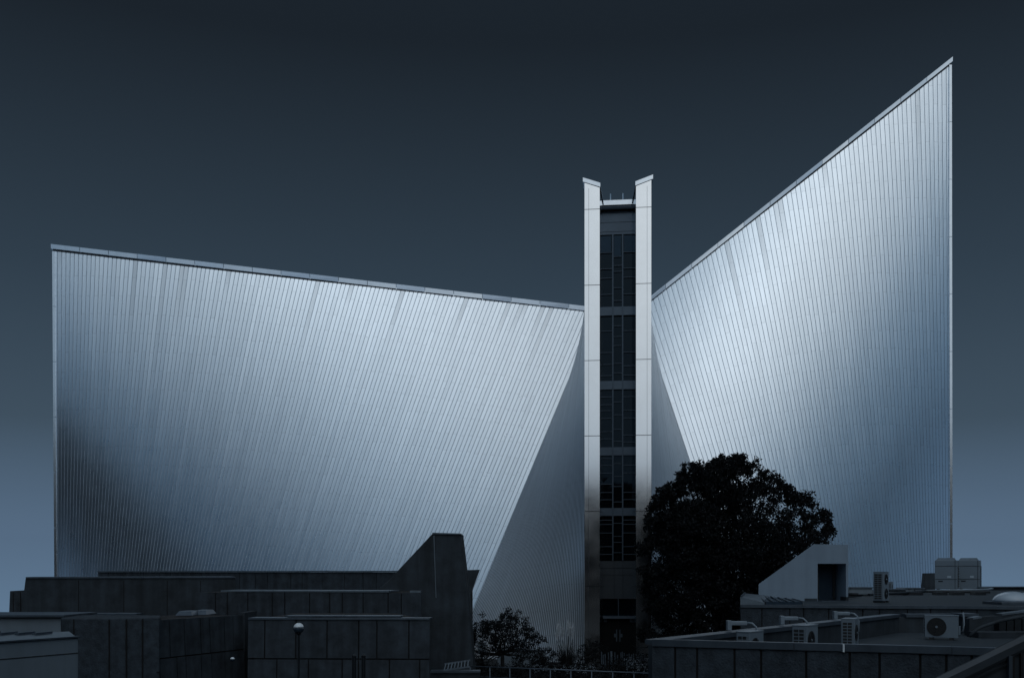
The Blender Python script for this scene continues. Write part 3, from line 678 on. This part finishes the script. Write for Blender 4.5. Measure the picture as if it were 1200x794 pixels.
# pair of tall condenser cabinets far back
def cabinet(px, d, label):
    w = 1.2; h = Z(656.2, d)-ZU-.14; t = thing('condenser_cabinet', (X(px, d), d, ZU), label, 'cooling unit', 'large cooling units on the upper roof', R(-29))
    def part(name, mb, mt, bev=0):
        o = mb.build(name, M[mt], None, bevel=bev); o.parent = t; return o
    x0, x1, y0, y1, z0 = -w/2, w/2, -.4, .4, .14
    part('casing', MB().box(x0, x1, y0, y1, z0, z0+h), 'casing', .02)
    m = MB()
    for zz in (z0+h*.34, z0+h*.80): m.box(x0+.02, x1-.02, y0-.008, y0-.001, zz-.012, zz+.012)
    m.box(x1-.14, x1-.12, y0-.009, y0-.001, z0+.02, z0+h-.02); part('panel_seam', m, 'joint')
    part('badge_plate', MB().box(x0+w*.16, x0+w*.36, y0-.009, y0-.001, z0+h*.25, z0+h*.29), 'darkmetal')
    part('data_plate', MB().box(x0+w*.55, x0+w*.72, y0-.009, y0-.001, z0+h*.39, z0+h*.46), 'dome')
    m = MB(); a = z0+h+.002; m.hexa([(x0+.05,y0+.05,a),(x1-.12,y0+.05,a),(x1-.12,y1-.05,a),(x0+.05,y1-.05,a)], [(x0+.16,y0+.14,a+.14),(x1-.22,y0+.14,a+.14),(x1-.22,y1-.14,a+.14),(x0+.16,y1-.14,a+.14)]); part('fan_shroud', m, 'coping')
    part('coil_opening', MB().box(x1+.002, x1+.02, y0+.1, y1-.08, z0+.05, z0+h*.8), 'grille')
    m = MB()
    for k in range(9): zz = z0+.08+h*.70*k/8; m.box(x1+.021, x1+.04, y0+.08, y1-.06, zz-.02, zz+.02)
    part('coil_louvre', m, 'casing')
    for xx in (x0+.1, x1-.2): part('base_rail', MB().box(xx, xx+.12, y0+.02, y1, 0, z0-.002), 'darkmetal')
cabinet(1109.5, 57.2, 'left one of two large pale cooling cabinets at the foot of the right wing')
cabinet(1136, 58, 'right one of two large pale cooling cabinets, with black louvred side against the sky')
m = MB(); prism(m, [(1083,692.5),(1085,671.3),(1095.5,671.0),(1096,692.5)][::-1], 56, 56.5); tag(m.build('switch_cabinet', M['concrete'], bevel=.01), 'plain grey upright cabinet left of the large cooling cabinets', 'cabinet')
t = thing('lagged_pipe', (X(1120, 54), 54, ZU), 'pale insulated pipe running along the roof before the large cooling cabinets', 'pipe')
m = MB(); z = Z(691.5, 54); m.tube([(X(1090,55),55.5,z-.04),(X(1099,54),54.2,z),(X(1130,54),54,z+.03),(X(1158,54),54.1,z+.05),(X(1163,55),55,z+.09),(X(1163,56),58.5,z+.12)], .055, 10); m.build('pipe', M['pipe'], t, True)
m = MB()
for px in (1101, 1113, 1126, 1139, 1152): x = X(px, 54); m.box(x-.06, x+.06, 53.85, 54.2, ZU, z-.04)
m.build('pipe_support', M['darkmetal'], t)
m = MB(); zz = ZU+.1; m.tube([(X(1018,44),44,zz),(X(1050,46),46,zz+.02),(X(1085,50),50,zz+.04),(X(1160,50),50,zz)], .06, 8)
for px in (1045, 1060, 1072, 1100, 1120, 1145): x = X(px, 48); m.box(x-.25, x+.25, 47.6, 48.2, ZU, ZU+.14)
tag(m.build('cable_duct', M['darkmetal']), 'low black cable duct on blocks lying across the upper roof', 'duct')
# low upstands behind
for k, (x0, x1, y0, d, mt, lab) in enumerate(((995, 1022.5, 687.5, 50, 'lightwall', 'low pale roof upstand between the white stair house and the tall air conditioner'), (1041, 1061.5, 689.5, 51, 'concrete', 'low grey roof upstand right behind the tall air conditioner'), (1061.5, 1083, 688.3, 53, 'lightwall', 'low pale roof upstand with a thin lid left of the grey cabinet'))):
    t = thing('roof_upstand', (X((x0+x1)/2, d), d, ZU), lab, 'roof curb', 'low upstands on the upper roof')
    MB().box(X(x0, d), X(x1, d)-.01, d, d+1.2, ZU, Z(y0+1.5, d)).build('curb', M[mt], t, bevel=.02)
    MB().box(X(x0, d)-.05, X(x1, d)+.02, d-.06, d+1.25, Z(y0+1.5, d)+.003, Z(y0, d)).build('lid', M['coping'], t)
    if k == 2: MB().box(X(1072, d)-.02, X(1072, d)+.02, d-.012, d-.001, ZU, Z(y0+1.6, d)).build('seam', M['joint'], t)
m = MB()
for k in range(9):
    x = X(1000+random.uniform(-3, 18), 42); m.bar((x-.4, 42+random.uniform(0,2), ZU+.04+.02*k), (x+.5, 42+random.uniform(0,2), ZU+.05+.015*k), .07, .05)
tag(m.build('pipe_heap', M['darkmetal']), 'heap of dark pipes and timbers at the right foot of the white stair house', 'pipes')
# white domes
for k, (px, d, r, lab) in enumerate(((1186, 34.2, .62, 'white dome skylight at the edge of the upper roof, fully in view'), (1217, 38.5, .66, 'white dome skylight mostly cut off by the right edge of the picture'))):
    c = Vector((X(px, d), d, ZU)); t = thing('dome_skylight', c, lab, 'skylight', 'dome skylights on the upper roof')
    MB().lathe(c+Vector((0,0,.1)), [(r, 0)] + [(r*math.cos(a), .34*math.sin(a)) for a in [R(q) for q in range(10, 90, 8)]], 36).build('dome', M['dome'], t, True)
    MB().box(c.x-r*1.12, c.x+r*1.12, c.y-r*1.12, c.y+r*1.12, ZU, ZU+.095).build('curb', M['coping'], t, bevel=.01)

# lower roof -----------------------------------------------------------
t = thing('lower_flat_roof', (X(950, 20), 20, 0), 'near flat roofed building of coarse pebbled panels with parapet and four small air conditioners', 'building')
ZP = 3.28
f0, f1 = (2.49, 17.7), (11.6, 14.2); b0_, b1_ = (11.26, 29.0), (13.35, 29.0)
w, j, c = MB(), MB(), MB()
paneled(w, j, f0, f1, 0, ZP-.1, [.4, .38, .66, .43, .72, .70, .46, .62], .25)
cs = MB(); 
sheet_coping(cs, f0, f1, ZP-.1, .3, .12, .03, 2.6)
# receding parapet: outer skin and inner face
d_ = Vector((b0_[0]-f0[0], b0_[1]-f0[1], 0)).normalized(); nn = Vector((-d_.y, d_.x, 0))
pb = MB(); a, b = Vector((*f0, 0)), Vector((*b0_, 0)); a = a + d_*.3
pb.hexa([a, b, b+nn*.25, a+nn*.25][::1], [p+Vector((0,0,ZP-.1)) for p in (a, b, b+nn*.25, a+nn*.25)])
pb.box(b0_[0]-.1, b1_[0], 29.0, 29.25, 0, ZP-.1); pb.box(b1_[0]-.42, b1_[0], 28.6, 28.98, 0, ZP-.06)
w.build('wall_panels', M['pebble'], t); j.build('wall_core', M['joint'], t)
pb.build('parapet', M['concrete'], t)
a2 = a; cs.hexa([p+Vector((0,0,ZP-.09)) for p in (a2-nn*.05, b-nn*.05, b+nn*.32, a2+nn*.32)], [p+Vector((0,0,ZP)) for p in (a2-nn*.05, b-nn*.05, b+nn*.32, a2+nn*.32)])
cs.box(b0_[0]+.2, b1_[0]-.45, 28.95, 29.32, ZP-.09, ZP+.005); cs.box(b1_[0]-.46, b1_[0]+.04, 28.55, 29.3, ZP-.055, ZP+.03)
cs.build('coping', M['coping'], t)
rp_ = [(f0[0]+.3, f0[1]+.2), (f1[0], f1[1]+.3), (20, 16), (20, 29), (b0_[0], 29)]
m = MB(); m.hexa([(x,y,ZL-.2) for x,y in rp_], [(x,y,ZL) for x,y in rp_]); m.build('roof_deck', M['roof'], t)
m = MB(); x = X(988.5, 16.5); cx = f0[0]+(f1[0]-f0[0])*((x-f0[0])/(f1[0]-f0[0])); cy = f0[1]+(f1[1]-f0[1])*((x-f0[0])/(f1[0]-f0[0]))
m.box(x-.012, x+.012, cy-.06, cy+.02, ZP-.1, ZP+.03); m.build('coping_clip', M['globe'], t)

# stair wall behind on the right, with bent handrail
t = thing('stair_wall', (X(1170, 27), 27, ZL), 'dark rising stair wall at the right edge behind the front facing air conditioner', 'wall')
m = MB(); prism(m, [(1136,752),(1136,724.5),(1150,722.6),(1171,721),(1172,719),(1230,712),(1230,752)][::-1], 27.6, 27.9); m.build('wall', M['concrete'], t)
m = MB(); a, b = P(1137,724,27.75), P(1147,722.4,27.75); m.bar(a, b, .34, .05); a, b = P(1171,719.3,27.75), P(1230,711.5,27.75); m.bar(a, b, .34, .05); m.build('coping', M['zinc'], t)
MB().box(X(1147, 26.6), X(1230, 26.6), 26.6, 27.3, ZL, Z(740.5, 26.6)).build('plinth', M['concrete'], t)
m = MB()
for k in range(5): x = X(1172+k*9, 27.5); m.box(x-.12, x+.06, 27.3, 27.59, Z(740, 27), Z(728-k, 27))
m.build('step_block', M['darkmetal'], t)
m = MB(); m.tube([P(1136,745,26), P(1143,738.5,26), P(1148,735,26), P(1158,731.5,26), P(1172,727,26), P(1186,724,26), P(1230,716,26)], .045, 10)
tag(m.build('handrail', M['concrete'], None, True), 'bent dark tubular handrail rising to the right before the dark stair wall', 'handrail')

# near sloping wall in the corner
t = thing('sloping_wall', (X(1160, 10), 10, 0), 'near dark wall with a steeply sloping coping in the lower right corner', 'wall')
m = MB(); prism(m, [(1096,804),(1290,709.5),(1290,900),(1096,900)][::-1], 10, 10.3); m.build('wall', M['concrete'], t)
m = MB(); a, b = P(1094,803,10.06), P(1290,708,10.06); m.bar(a, b, .19, .07); m.build('coping', M['darkcoping'], t)
m = MB(); a, b = P(1108,805,9.985), P(1290,717,9.985); m.bar(a, b, .03, .03); a, b = P(1122,806,9.985), P(1186,775,9.985); m.bar(a, b, .02, .015); m.build('trim_strip', M['darkmetal'], t)
m = MB()
for px, y in ((1187, 767), (1197, 762)): a = P(px, y, 9.985); m.box(a.x-.012, a.x+.012, 9.97, 10.0, 2.6, a.z)
m.build('vertical_joint', M['joint'], t)
m = MB(); a = P(1186, 768, 9.95); m.box(a.x-.035, a.x, 9.94, 9.998, 2.6, a.z); m.build('downpipe', M['coping'], t)

# ------------------------------------------------------------------ planting
def leaf_cloud(centres, per, spread, size, rngl):
    """small bent leaf faces scattered in clumps"""
    n = len(centres)*per; c = np.repeat(np.asarray(centres), per, axis=0); sp = np.repeat(np.asarray(spread), per) if not np.isscalar(spread) else np.full(n, spread)
    off = rngl.normal(size=(n, 3)); off /= np.linalg.norm(off, axis=1)[:, None]; off *= (rngl.random(n)**.5)[:, None]*sp[:, None]; off[:, 2] *= .8
    p = c+off
    d = rngl.normal(size=(n, 3)); d[:, 2] -= .25; d /= np.linalg.norm(d, axis=1)[:, None]
    q = rngl.normal(size=(n, 3)); s = np.cross(d, q); s /= np.linalg.norm(s, axis=1)[:, None]
    L = size*rngl.uniform(.6, 1.35, n)[:, None]; Wd = L*.5
    v = np.stack([p, p+d*L*.5+s*Wd*.5, p+d*L, p+d*L*.5-s*Wd*.5], axis=1).reshape(-1, 3)
    return v, np.arange(n*4).reshape(-1, 4)
def mesh_np(name, v, f, mt, parent=None):
    m = bpy.data.meshes.new(name); m.from_pydata(v.tolist(), [], f.tolist()); m.materials.append(mt); m.update()
    o = bpy.data.objects.new(name, m); COL.objects.link(o)
    if parent: o.parent = parent; o.matrix_parent_inverse = Matrix.Translation(-Vector(parent.location))
    return o
def limb(mb, a, b, r0, r1, wob, k=5):
    a, b = Vector(a), Vector(b); pts = [a.lerp(b, i/k) + (Vector((random.gauss(0,wob), random.gauss(0,wob), random.gauss(0,wob*.5))) if 0 < i < k else Vector()) for i in range(k+1)]
    mb.tube(pts, [r0+(r1-r0)*i/k for i in range(k+1)], 7)

# the big tree: boughs given by where its outline bulges
TD = 44.2; tx = X(856, TD)
t = thing('broadleaf_tree', (tx, TD, 0), 'large dark broadleaf tree in front of the right wing, left of the white stair house', 'tree')
boughs = [(800,572,9),(838,562,13),(856,556,12),(884,566,13),(905,575,12),(935,596,13),(952,617,10),(780,610,10),(772,640,11),(790,650,22),(815,610,22),(850,600,26),(885,610,26),(915,625,22),(940,640,17),(955,640,9),(770,680,17),(800,690,30),(840,670,34),(880,670,32),(915,680,25),(775,715,18),(800,735,26),(840,725,30),(875,720,26),(765,700,11),(790,760,20),(830,765,25),(760,745,9),(822,555,7),(870,548,6),(928,585,6),(845,637,30),(812,642,26),(880,642,28),(905,650,22),(785,668,18),(775,625,9),(868,580,16),(848,578,14),(802,600,14),(792,614,14),(815,566,11),(828,580,18),(805,612,24),(781,585,7),(772,600,8),(768,590,6),(778,577,5),(802,560,6),(807,550,5),(792,567,6),(763,612,6),(757,642,7),(756,668,6),(826,558,6),(862,541,5),(897,560,6),(918,577,6),(964,606,5),(968,622,5),(839,546,6),(850,541,6),(844,552,9),(865,553,9)]
cl, spr = [], []
rl = np.random.default_rng(3); trunk = MB()
limb(trunk, (tx, TD, 0), (tx+.1, TD, 2.6), .26, .2, .05)
for (px, py, rp) in boughs:
    rr = rp/F*TD; n = max(1, int(5 + rr*rr*72))
    dep = 0
    halfd = max(.4, 3.6*math.sqrt(max(0.05, 1-((px-860)/112)**2)) * (1 if py > 600 else .65))
    limb(trunk, (tx+random.uniform(-.1,.1), TD, 1.6+random.uniform(0,1.2)), P(px, py, TD), .09, .02, .22)
    for k in range(n):
        a = random.uniform(0, 2*math.pi); q = math.sqrt(random.random())*rr
        y = TD + random.uniform(-1, 1)*halfd
        c0 = P(px, py, TD); cl.append((c0.x+q*math.cos(a), y, max(.4, c0.z+q*math.sin(a)))); spr.append(random.uniform(.2, .46) if rp > 12 else random.uniform(.15, .28))
for (px, py, rp) in boughs:                    # stray sprays that break the outline
    if rp > 17 or py > 660: continue
    for k in range(4):
        a = random.uniform(.1, 3.0); q = rp*random.uniform(1.0, 1.5)/F*TD; c0 = P(px, py, TD)
        cl.append((c0.x+q*math.cos(a), TD+random.uniform(-.6, .6), c0.z+q*math.sin(a))); spr.append(random.uniform(.09, .17))
v, f = leaf_cloud(cl, 62, spr, .13, rl)
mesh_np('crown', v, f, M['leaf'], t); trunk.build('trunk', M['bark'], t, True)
print('tree leaves', len(f))

# shrub with open branches by the pylon
t = thing('open_shrub', (X(590, 44), 44, 0), 'spreading dark shrub with visible branches beside the concrete pylon', 'shrub')
SD = 43.5; tr_ = MB(); cl, spr = [], []
base = Vector((X(588, SD), SD, 0)); fork = P(589, 766, SD)
limb(tr_, base, fork, .1, .08, .02)
tips = [(535,752),(545,742),(555,733),(565,726),(578,722),(592,716),(600,722),(612,728),(620,738),(628,742),(560,745),(575,740),(590,735),(605,742),(600,750),(548,757),(570,757),(615,752),(585,728),(540,764),(556,768),(625,755),(597,726),(570,733),(582,748),(611,760),(632,765),(565,775),(550,780)]
for px, py in tips:
    y = SD+random.uniform(-.9, .9); e = P(px, py+6, SD); e.y = y
    limb(tr_, fork, e, .035, .008, .12)
    n = 11
    for k in range(n): cl.append((e.x+random.gauss(0,.2), y+random.gauss(0,.3), e.z+random.gauss(0,.15))); spr.append(random.uniform(.12,.26))
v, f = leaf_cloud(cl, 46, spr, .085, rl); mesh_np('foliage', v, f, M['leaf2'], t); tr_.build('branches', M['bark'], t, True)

# pampas grass
t = thing('pampas_grass', (X(664, 45), 45, 0), 'clump of pampas grass with pale upright plumes before the steel wall', 'grass clump')
GD = 45.0; gx = X(664, GD); bl = MB()
for k in range(420):
    a = random.uniform(0, 2*math.pi); L = random.uniform(1.0, 1.9); out = random.uniform(.2, 1.25)
    d = Vector((math.cos(a), math.sin(a)*.8, 0)); s = Vector((-d.y, d.x, 0)); w0 = .014
    pts = [Vector((gx, GD, 0))+d*(.15+out*u*u)+Vector((0,0,L*(u-.42*u*u*u*out))) for u in (0,.33,.66,1)]
    for i in range(3):
        ww0, ww1 = w0*(1-i/3.2), w0*(1-(i+1)/3.2); bl.quad(pts[i]-s*ww0, pts[i]+s*ww0, pts[i+1]+s*ww1, pts[i+1]-s*ww1)
bl.build('blades', M['blade'], t)
for k, (px, py) in enumerate(((655, 729), (659, 733), (665.5, 728), (668, 730.5), (671.5, 732), (653, 734))):
    top = P(px, py, GD+random.uniform(-.3,.3)); pl = MB(); c0 = Vector((top.x+random.uniform(-.05,.05), top.y, top.z-.62)); st = MB()
    st.tube([(gx, GD, .3), c0], .008, 5)
    for q in range(420):
        u = random.random(); p = c0.lerp(top, u); rr = .10*math.sin(math.pi*min(.97, .10+u*.9))*random.uniform(.3, 1); a = random.uniform(0, 2*math.pi)
        e = p+Vector((math.cos(a)*rr, math.sin(a)*rr, random.uniform(.04,.12))); pl.quad(p+Vector((.01,0,0)), e, e+Vector((.014,.003,.03)), p-Vector((.01,0,0)))
    o = pl.build('plume', M['plume'], t); st.build('stem', M['blade'], o)

# rounded bushes along the foot
bs = [(640,772,20,15,44,'rounded dark bush left of the pampas grass'), (690,768,24,18,46,'tall dark bush between the pampas grass and the church door'), (728,784,27,17,42,'low dark bush right before the church door'),
      (755,778,14,14,43,'small dark bush beside the corner of the near flat roof'), (600,786,26,10,41.5,'low dark bush at the foot of the spreading shrub'), (667,786,18,9,41.5,'low dark bush under the pampas grass')]
for px, py, rx, rz, d, lab in bs:
    t = thing('round_bush', (X(px, d), d, 0), lab, 'shrub', 'bushes at the foot of the church')
    a = rx/F*d; b = rz/F*d; c0 = P(px, py, d); cl = []; st = MB()
    for k in range(int(90*a*max(b,.4))+30):
        u = np.random.default_rng(k*7+px).normal(size=3); u /= np.linalg.norm(u); q = random.random()**.4
        cl.append((c0.x+u[0]*a*q, c0.y+u[1]*a*.8*q, max(.1, c0.z+u[2]*b*q)))
        if k % 12 == 0: limb(st, (c0.x, c0.y, 0), cl[-1], .02, .006, .05)
    v, f = leaf_cloud(cl, 22, .17, .085, rl); mesh_np('foliage', v, f, M['leaf2'], t); st.build('stems', M['bark'], t)
# bedding: ground cover and white flowers
v, f = leaf_cloud([(X(random.uniform(560, 768), 41), random.uniform(38.5, 46.5), random.uniform(.05, .35)) for _ in range(420)], 18, .2, .08, rl)
tag(mesh_np('ground_cover', v, f, M['leaf2']), 'low leafy ground cover in the bed before the church', 'plants', kind='stuff')
cl = [(X(random.uniform(626, 700), 39), 39+random.uniform(-.5,.6), random.uniform(.62,.86)) for _ in range(70)] + [(X(random.uniform(733, 762), 39), 39+random.uniform(-.4,.5), random.uniform(.55,1.15)) for _ in range(90)]
v, f = leaf_cloud(cl, 5, .07, .05, rl); tag(mesh_np('flowers', v, f, M['flower']), 'sprinkle of small white flowers along the front of the bed', 'flowers', kind='stuff')
cl = [(c[0], c[1]+.1, c[2]-.18) for c in cl]
v, f = leaf_cloud(cl, 12, .17, .07, rl); tag(mesh_np('flower_foliage', v, f, M['leaf2']), 'dark foliage under the white flowers in the bed', 'plants', kind='stuff')

# low white paling in front of the door
t = thing('low_paling', (X(735, 45.5), 45.5, 0), 'row of little pale stakes in front of the church door', 'fence')
m = MB(); px = 705.
while px < 764:
    x = X(px, 45.5); h = Z(765.5 + random.uniform(-2.6, 1.2), 45.5); m.box(x-.022, x+.022, 45.48, 45.52, 0, h); px += random.uniform(1.6, 4.2)
m.build('stakes', M['coping'], t)
m = MB(); m.box(X(704, 45.5), X(765, 45.5), 45.525, 45.55, .25, .31); m.build('rail', M['darkmetal'], t)
m = MB(); x = X(716.5, 45.2); m.tube([(x,45.2,0),(x,45.2,Z(762.5,45.2))], .05, 8); tag(m.build('marker_post', M['zinc']), 'single thicker pale post before the church door', 'post')

# railing along the near edge of the bed
t = thing('tube_railing', (X(655, 34), 34, 0), 'thin dark tubular railing across the bottom of the picture before the planting', 'railing')
m = MB(); r0, r1 = P(551, 780, 35), P(768, 788.5, 33.4); m.tube([r0, r1], .022, 8)
l0, l1 = r0-Vector((0,0,.36)), r1-Vector((0,0,.36)); m.tube([l0, l1], .016, 8); m.build('rail', M['coping'], t, True)
for k in range(10):
    p = r0.lerp(r1, k/9); m = MB(); m.tube([(p.x,p.y,0),(p.x,p.y,p.z)], .02, 8); m.build('post', M['coping'], t, True)
# little wall with a ladder
t = thing('garden_wall', (X(530, 33), 33, 0), 'low dark concrete wall under the ladder at the foot of the pylon', 'wall')
MB().box(X(505, 33.5), X(562, 33.5), 33.5, 33.9, 0, Z(788, 33.5)).build('wall', M['concrete'], t, bevel=.02)
MB().box(X(504, 33.4), X(562.5, 33.4), 33.44, 33.96, Z(788, 33.5)+.003, Z(785.6, 33.5)).build('coping', M['coping'], t)
t = thing('ladder', P(536, 779, 33.7), 'short aluminium ladder propped lengthwise on the low wall at the foot of the pylon', 'ladder')
m = MB(); a0, a1 = P(519, 785, 33.6), P(550.5, 780.5, 33.7); u0, u1 = P(521, 777.5, 33.9), P(551, 773, 33.95)
m.bar(a0, a1, .035, .05); m.build('side_rail', M['zinc'], t); m = MB(); m.bar(u0, u1, .035, .05); m.build('side_rail', M['zinc'], t)
for k in range(8): 
    m = MB(); q = (k+.4)/8; m.bar(a0.lerp(a1, q), u0.lerp(u1, q), .03, .03); m.build('rung', M['zinc'], t)
# pale things seen through the shrub
t = thing('pale_garden_wall', (X(600, 47), 47, 0), 'pale low wall glimpsed through the branches of the spreading shrub', 'wall')
MB().box(X(583, 47), X(640, 47), 47, 47.25, 0, Z(762, 47)).build('wall', M['lightwall'], t, bevel=.02)
MB().box(X(582, 47)-.03, X(641, 47), 46.96, 47.3, Z(762, 47)+.003, Z(761, 47)).build('coping', M['coping'], t)
t = thing('notice_board', (X(565, 46), 46, 0), 'small pale board on a leg seen through the left part of the shrub', 'sign')
MB().box(X(560, 46), X(569.5, 46), 46, 46.04, Z(765, 46), Z(752, 46)).build('board', M['lightwall'], t, bevel=.005)
MB().box(X(564, 46), X(566, 46), 46.045, 46.1, 0, Z(753, 46)).build('leg', M['darkmetal'], t)

# ------------------------------------------------------------------ the street behind the viewer (seen mirrored in steel and glass), plus side blocks added to darken reflections
def apartment(x0, x1, y0, y1, h, label, face):
    t = thing('reflected_block', ((x0+x1)/2, (y0+y1)/2, 0), label, 'building', 'apartment blocks round the church square')
    MB().box(x0, x1, y0, y1, -2, h).build('wall', M['apt'], t)
    MB().box(x0-.3, x1+.3, y0-.3, y1+.3, h+.003, h+.5).build('roof', M['apt'], t)
    n = 0
    L = (x1-x0) if face == 'y' else (y1-y0); k = max(2, int(L/7))
    for fl in range(int(h/3.2)):
        g = MB(); s_ = MB()
        for i in range(k):
            c = (i+.5)*L/k; z0, z1 = fl*3.2+.9, fl*3.2+2.5
            if face == 'y': g.box(x0+c-1.6, x0+c+1.6, y1+.003, y1+.06, z0, z1)
            elif x0 < 0: g.box(x1+.003, x1+.06, y0+c-1.6, y0+c+1.6, z0, z1)
            else: g.box(x0-.06, x0-.003, y0+c-1.6, y0+c+1.6, z0, z1)
        g.build('window_row', M['glass'], t)
AP = [(-46, 50, -46, -25, 15, 'wide dark apartment block across the street, facing the church door', 'y'),
      (-72, -58, -50, 52, 21, 'unseen dark block added on the left to darken reflections in the steel', 'x'),  # both side blocks are added out of view to darken what the wings mirror
      (58, 72, -50, 52, 20, 'unseen dark block added on the right to darken reflections in the steel', 'x')]
for a in AP: apartment(*a)

# ------------------------------------------------------------------ output look
scene.view_settings.view_transform = 'Standard'; scene.view_settings.look = 'None'
scene.view_settings.exposure = 0; scene.view_settings.gamma = 1
